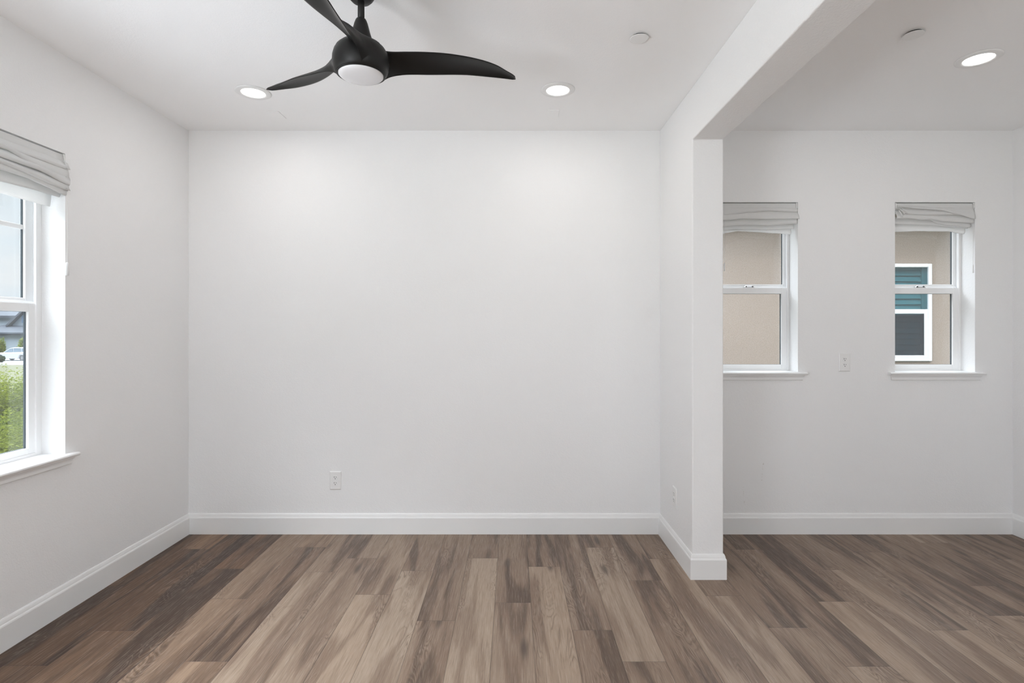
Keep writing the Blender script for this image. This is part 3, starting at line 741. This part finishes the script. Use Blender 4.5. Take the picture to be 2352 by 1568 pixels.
for f in ((0, 1, 2, 3), (4, 7, 6, 5), (0, 4, 5, 1), (1, 5, 6, 2), (2, 6, 7, 3), (3, 7, 4, 0)): bm.faces.new([vs[i] for i in f])
nobj('roof', bm, M['roof'], nb)
bm = bmesh.new(); t_ = .040
ring_frame(bm, wx0, wx1, wz0, wz1, t_, t_, t_*.9, t_, YN-.025, YN+.0)
ring_frame(bm, wx0+.028, wx1-.028, wz0+.028, wz1-.028, .012, .012, .012, .012, YN, YN+.10)
ring_frame(bm, wx0+t_, wx1-t_, wz0+t_*.9, nzz(710), .042, .042, .03, .052, YN-.018, YN-.004)
fw_ = nobj('neighbour_window', bm, M['far_vinyl'], nb, bevel=.006)
bm = bmesh.new(); box(bm, wx0+t_, wx1-t_, YN-.002, YN+.002, wz0+t_*.9, wz1-t_); nobj('window_glass', bm, M['far_glass'], fw_)
bm = bmesh.new(); box(bm, wx0+t_+.042, wx1-t_-.042, YN-.010, YN-.009, wz0+t_*.9+.03, nzz(721.5)); nobj('insect_screen', bm, M['screen'], fw_)
bm = bmesh.new()
zc = wz0+.05
while zc < wz1-.04:      # wide tilted shutter louvres
    x0_, x1_ = wx0+.09, wx1-t_-.045
    y0_ = YN+.03
    pts = [(y0_, zc+.004), (y0_+.006, zc), (y0_+.030, zc+.068), (y0_+.024, zc+.074)]
    A = [bm.verts.new((x0_, y, z)) for y, z in pts]; B = [bm.verts.new((x1_, y, z)) for y, z in pts]
    for i in range(4): bm.faces.new((A[i], A[(i+1) % 4], B[(i+1) % 4], B[i]))
    bm.faces.new(A[::-1]); bm.faces.new(B); zc += .066
box(bm, wx1-t_-.045, wx1-t_+.02, YN+.02, YN+.08, wz0+.03, wz1-.03)
nobj('shutter_louvres', bm, M['slat_teal'], fw_)
bm = bmesh.new(); box(bm, wx0-.1, wx1+.1, YN+.6, YN+.65, wz0-.2, wz1+.2); nobj('inner_wall', bm, M['slot'], fw_)

# ------------------------------------------------------------------ outside: ground and the street seen through the left window
GZ = -2.45
bm = bmesh.new(); box(bm, -160, 60, -60, 200, GZ-.3, GZ); struct(obj('ground', bm, M['grass']), 'field of pale dry and green grass outside', 'ground')
def at(px, py, Y): return Vector(((px-VX)*Y/FPX, Y, CAMZ+(VY-py)*Y/FPX))
def gy(py): return FPX*(CAMZ-GZ)/(py-VY)
# driveway and road
ya, yb = gy(838), gy(826)
bm = bmesh.new(); box(bm, -110, -20, ya, yb+4, GZ, GZ+.03); struct(obj('driveway', bm, M['concrete']), 'pale concrete driveway under the white car', 'driveway')
# pale ground added out of view to bounce skylight in, then the footpath
bm = bmesh.new(); box(bm, -9.5, XL-TH, -4, 6.0, GZ, GZ+.05); struct(obj('patio', bm, M['paving']), 'pale concrete patio along the left side of the house', 'patio')
bm = bmesh.new(); box(bm, -40, -9.5, 6.4, 8.1, GZ, GZ+.04)
struct(obj('footpath', bm, M['concrete']), 'pale footpath below the shrubs', 'path')
# far house
Yh = 82.
hs = empty('far_house', at(30, 756, Yh)*1.0); hs.location.z = GZ
tag(hs, 'blue-grey gabled house with a blue shuttered window behind the white car', 'house')
def hobj(name, bm, mat, parent=hs):
    bmesh.ops.translate(bm, verts=bm.verts, vec=-hs.location); return obj(name, bm, mat, parent)
def hx(px): return (px-VX)*Yh/FPX
def hz(py): return CAMZ+(VY-py)*Yh/FPX
bm = bmesh.new()
box(bm, hx(-140), hx(180), Yh+2, Yh+14, GZ, hz(722))
vs0 = [bm.verts.new((hx(x), Yh+1.2, hz(y))) for x, y in ((12, 764), (92, 764), (92, 742), (52, 705), (12, 742))]
vs1 = [bm.verts.new((v_.co.x, Yh+12, v_.co.z)) for v_ in vs0]
bm.faces.new(vs0); bm.faces.new(vs1[::-1])
for i in range(5): bm.faces.new((vs0[i], vs0[(i+1) % 5], vs1[(i+1) % 5], vs1[i]))
box(bm, hx(-12), hx(110), Yh-2, Yh+2, GZ, hz(766))
hobj('house_wall', bm, M['siding'])
bm = bmesh.new()
def slab(pts, th=.35):
    A = [bm.verts.new(p) for p in pts]; B = [bm.verts.new(Vector(p)-Vector((0, 0, th))) for p in pts]
    k = len(pts); bm.faces.new(A); bm.faces.new(B[::-1])
    for i in range(k): bm.faces.new((A[i], A[(i+1) % k], B[(i+1) % k], B[i]))
slab([(hx(6), Yh+.5, hz(746)), (hx(52), Yh+.5, hz(702)), (hx(52), Yh+12, hz(702)), (hx(6), Yh+12, hz(746))])
slab([(hx(98), Yh+.5, hz(746)), (hx(52), Yh+.5, hz(702)), (hx(52), Yh+12, hz(702)), (hx(98), Yh+12, hz(746))])
slab([(hx(-16), Yh-2.6, hz(764)), (hx(114), Yh-2.6, hz(764)), (hx(114), Yh+1.6, hz(746)), (hx(-16), Yh+1.6, hz(746))])
slab([(hx(-150), Yh+1.4, hz(724)), (hx(190), Yh+1.4, hz(724)), (hx(190), Yh+8, hz(700)), (hx(-150), Yh+8, hz(700))])
slab([(hx(-150), Yh+14.6, hz(724)), (hx(190), Yh+14.6, hz(724)), (hx(190), Yh+8, hz(700)), (hx(-150), Yh+8, hz(700))])
hobj('house_roof', bm, M['roof'])
bm = bmesh.new()
box(bm, hx(-16), hx(114), Yh-2.75, Yh-2.6, hz(766.5), hz(763))
hobj('gutter', bm, M['fascia'])
bm = bmesh.new(); box(bm, hx(42), hx(54), Yh+1.0, Yh+1.25, hz(740), hz(724)); w_ = hobj('house_window', bm, M['far_window'])
bm = bmesh.new(); box(bm, hx(36), hx(42), Yh+1.0, Yh+1.25, hz(741), hz(725)); hobj('house_shutter', bm, M['shutter_blue'])
bm = bmesh.new(); ring_frame(bm, hx(42), hx(54), hz(741.5), hz(722.5), .08, .08, .14, .12, Yh+.9, Yh+1.25); hobj('window_trim', bm, M['vinyl'])

# car: side on, nose to the left
Yc = gy(829); px_m = FPX/Yc
xr = (51-VX)/px_m; xf = xr-2.78
car = empty('car', ((xr+xf)/2, Yc+.9, GZ+.03)); tag(car, 'white crossover car parked side-on before the blue-grey house', 'car')
def loft(bm, prof, ys, insets):
    rings = []
    for y, ins in zip(ys, insets):
        cx_ = sum(p[0] for p in prof)/len(prof)
        rings.append([bm.verts.new((x+(cx_-x)*ins*.12, y, z-(ins*.10 if z > .9 else 0))) for x, z in prof])
    for a, b in zip(rings, rings[1:]):
        for k in range(len(prof)): bm.faces.new((a[k], a[(k+1) % len(prof)], b[(k+1) % len(prof)], b[k]))
    bm.faces.new(rings[0][::-1]); bm.faces.new(rings[-1])
ar = lambda cx: [(cx-.40*math.cos(t), .34+.40*math.sin(t)) for t in [PI*i/10 for i in range(11)]]
low = [(-2.25, .38), (-1.79, .34)]+ar(-1.39)[0:]+[(-.9, .26), (.9, .26)]+ar(1.39)+[(1.85, .34), (2.28, .42)]
upp = [(2.34, .62), (2.30, .95), (2.20, 1.06), (-.95, 1.0), (-1.5, .98), (-2.05, .86), (-2.28, .72), (-2.32, .5)]
bm = bmesh.new(); loft(bm, low+upp, (-.90, -.82, .82, .90), (1, 0, 0, 1)); obj('car_body', bm, M['car_paint'], car, bevel=.03)
bm = bmesh.new(); cab = [(-1.05, 1.0), (-.35, 1.50), (.1, 1.60), (1.2, 1.60), (1.75, 1.52), (2.18, 1.04)]
rg = []
for y, s in ((-.80, 0), (-.62, 1), (.62, 1), (.80, 0)):
    rg.append([bm.verts.new((x, y if z < 1.2 or s else y*.86, z if s else z-(.03 if z > 1.2 else 0))) for x, z in cab])
for a_, b_ in zip(rg, rg[1:]):
    for k in range(6): bm.faces.new((a_[k], a_[(k+1) % 6], b_[(k+1) % 6], b_[k]))
bm.faces.new(rg[0][::-1]); bm.faces.new(rg[-1]); obj('car_cabin', bm, M['car_paint'], car)
bm = bmesh.new()
for pts in (((-.82, 1.06), (-.30, 1.44), (.12, 1.51), (.15, 1.06)), ((.22, 1.06), (.20, 1.51), (1.05, 1.50), (1.15, 1.08)), ((1.22, 1.09), (1.14, 1.49), (1.55, 1.42), (1.9, 1.12))):
    A = [bm.verts.new((x, -.80+(z-1.06)*.22-.012, z)) for x, z in pts]; B = [bm.verts.new((x, -.74, z)) for x, z in pts]
    bm.faces.new(A); bm.faces.new(B[::-1])
    for i in range(4): bm.faces.new((A[i], A[(i+1) % 4], B[(i+1) % 4], B[i]))
obj('side_windows', bm, M['car_glass'], car)
for x in (-1.39, 1.39):
    for y in (-.80, .80):
        bm = bmesh.new(); lathe(bm, [(.34, -.11), (.35, -.08), (.35, .08), (.34, .11)], 28, mtx=Matrix.Translation((x, y, .35)) @ Matrix.Rotation(PI/2, 4, 'X'))
        wq = obj('wheel', bm, M['tyre'], car)
        bm = bmesh.new(); lathe(bm, [(.21, -.115), (.20, .115)], 20, mtx=Matrix.Translation((x, y, .35)) @ Matrix.Rotation(PI/2, 4, 'X')); obj('wheel_rim', bm, M['rim'], wq)

def shrub(name, c, rx, ry, rz_, n_, ls, mat, label, cat, group, seed_, stem=True):
    rr = random.Random(seed_)
    r = empty(name, (c[0], c[1], GZ)); tag(r, label, cat, group)
    lobes = []
    for i in range(30):
        a = rr.uniform(0, 2*PI); q = rr.uniform(.2, .75)
        lobes.append((Vector((rx*q*math.cos(a), ry*q*math.sin(a), rr.uniform(.35, .80)*rz_)), rr.uniform(.28, .45)))
    vs, fs_ = [], []
    for i in range(n_):
        lc, lr = lobes[rr.randrange(30)]
        d = Vector((rr.gauss(0, 1), rr.gauss(0, 1), rr.gauss(0, 1))).normalized()*(rr.random()**.35)
        p = lc+Vector((d.x*rx*lr, d.y*ry*lr, d.z*rz_*lr*.75))
        if p.z < .05: p.z = rr.uniform(.05, .4)
        q = Vector((rr.gauss(0, 1), rr.gauss(0, 1), rr.gauss(0, 1)+.6)).normalized().to_track_quat('Z', 'Y')
        s = ls*rr.uniform(.6, 1.3); k = len(vs)
        for lx, ly in ((-.5, 0), (0, -.28), (.55, 0), (0, .28)):
            vs.append(tuple(p+q @ Vector((lx*s, ly*s, .06*s if lx == 0 else 0))))
        fs_.append((k, k+1, k+2, k+3))
    me = bpy.data.meshes.new('foliage'); me.from_pydata(vs, [], fs_); link('foliage', me, mat, r)
    bm = bmesh.new()
    for i in range(7):
        lc = lobes[i][0]; tube(bm, [(lc.x*.1, lc.y*.1, 0), (lc.x*.45, lc.y*.45, lc.z*.5), tuple(lc)], .02+.008*rz_, 6)
    obj('stem', bm, M['bark'], r)
    return r
G_ = 'shrubs outside the left window'
for (px, Y, rx, h, nn, ls, m_, lb, sdd) in (
    (44, 12.0, 1.5, 3.0, 60000, .045, 'leaf', 'broad bright green shrub with the highest top outside the left window', 1),
    (62, 9.2, .85, 2.5, 34000, .04, 'leaf', 'yellow-green shrub at the right edge of the left window glass', 2),
    (28, 7.5, .65, 1.6, 24000, .036, 'leaf_dark', 'dark green low shrub at the foot of the bright shrubs', 5)):
    shrub('shrub', ((px-VX)*Y/FPX, Y, 0), rx, rx*.8, h, nn, ls, M[m_], lb, 'shrub', G_, sdd)
shrub('shrub', ((-4-VX)*60/FPX, 60, 0), .75, .7, .95, 1500, .16, M['leaf_dark'], 'round dark bush in front of the white car wheel', 'shrub', 'bushes by the driveway', 7)
shrub('young_tree', ((1-VX)*74/FPX, 74, 0), .6, .6, 2.7, 1400, .18, M['leaf'], 'small green tree left of the white car against the house', 'tree', 'young trees by the far house', 8)
shrub('young_tree', ((55-VX)*72/FPX, 72, 0), .8, .6, 3.0, 1600, .18, M['leaf'], 'small green tree behind the rear end of the white car', 'tree', 'young trees by the far house', 9)
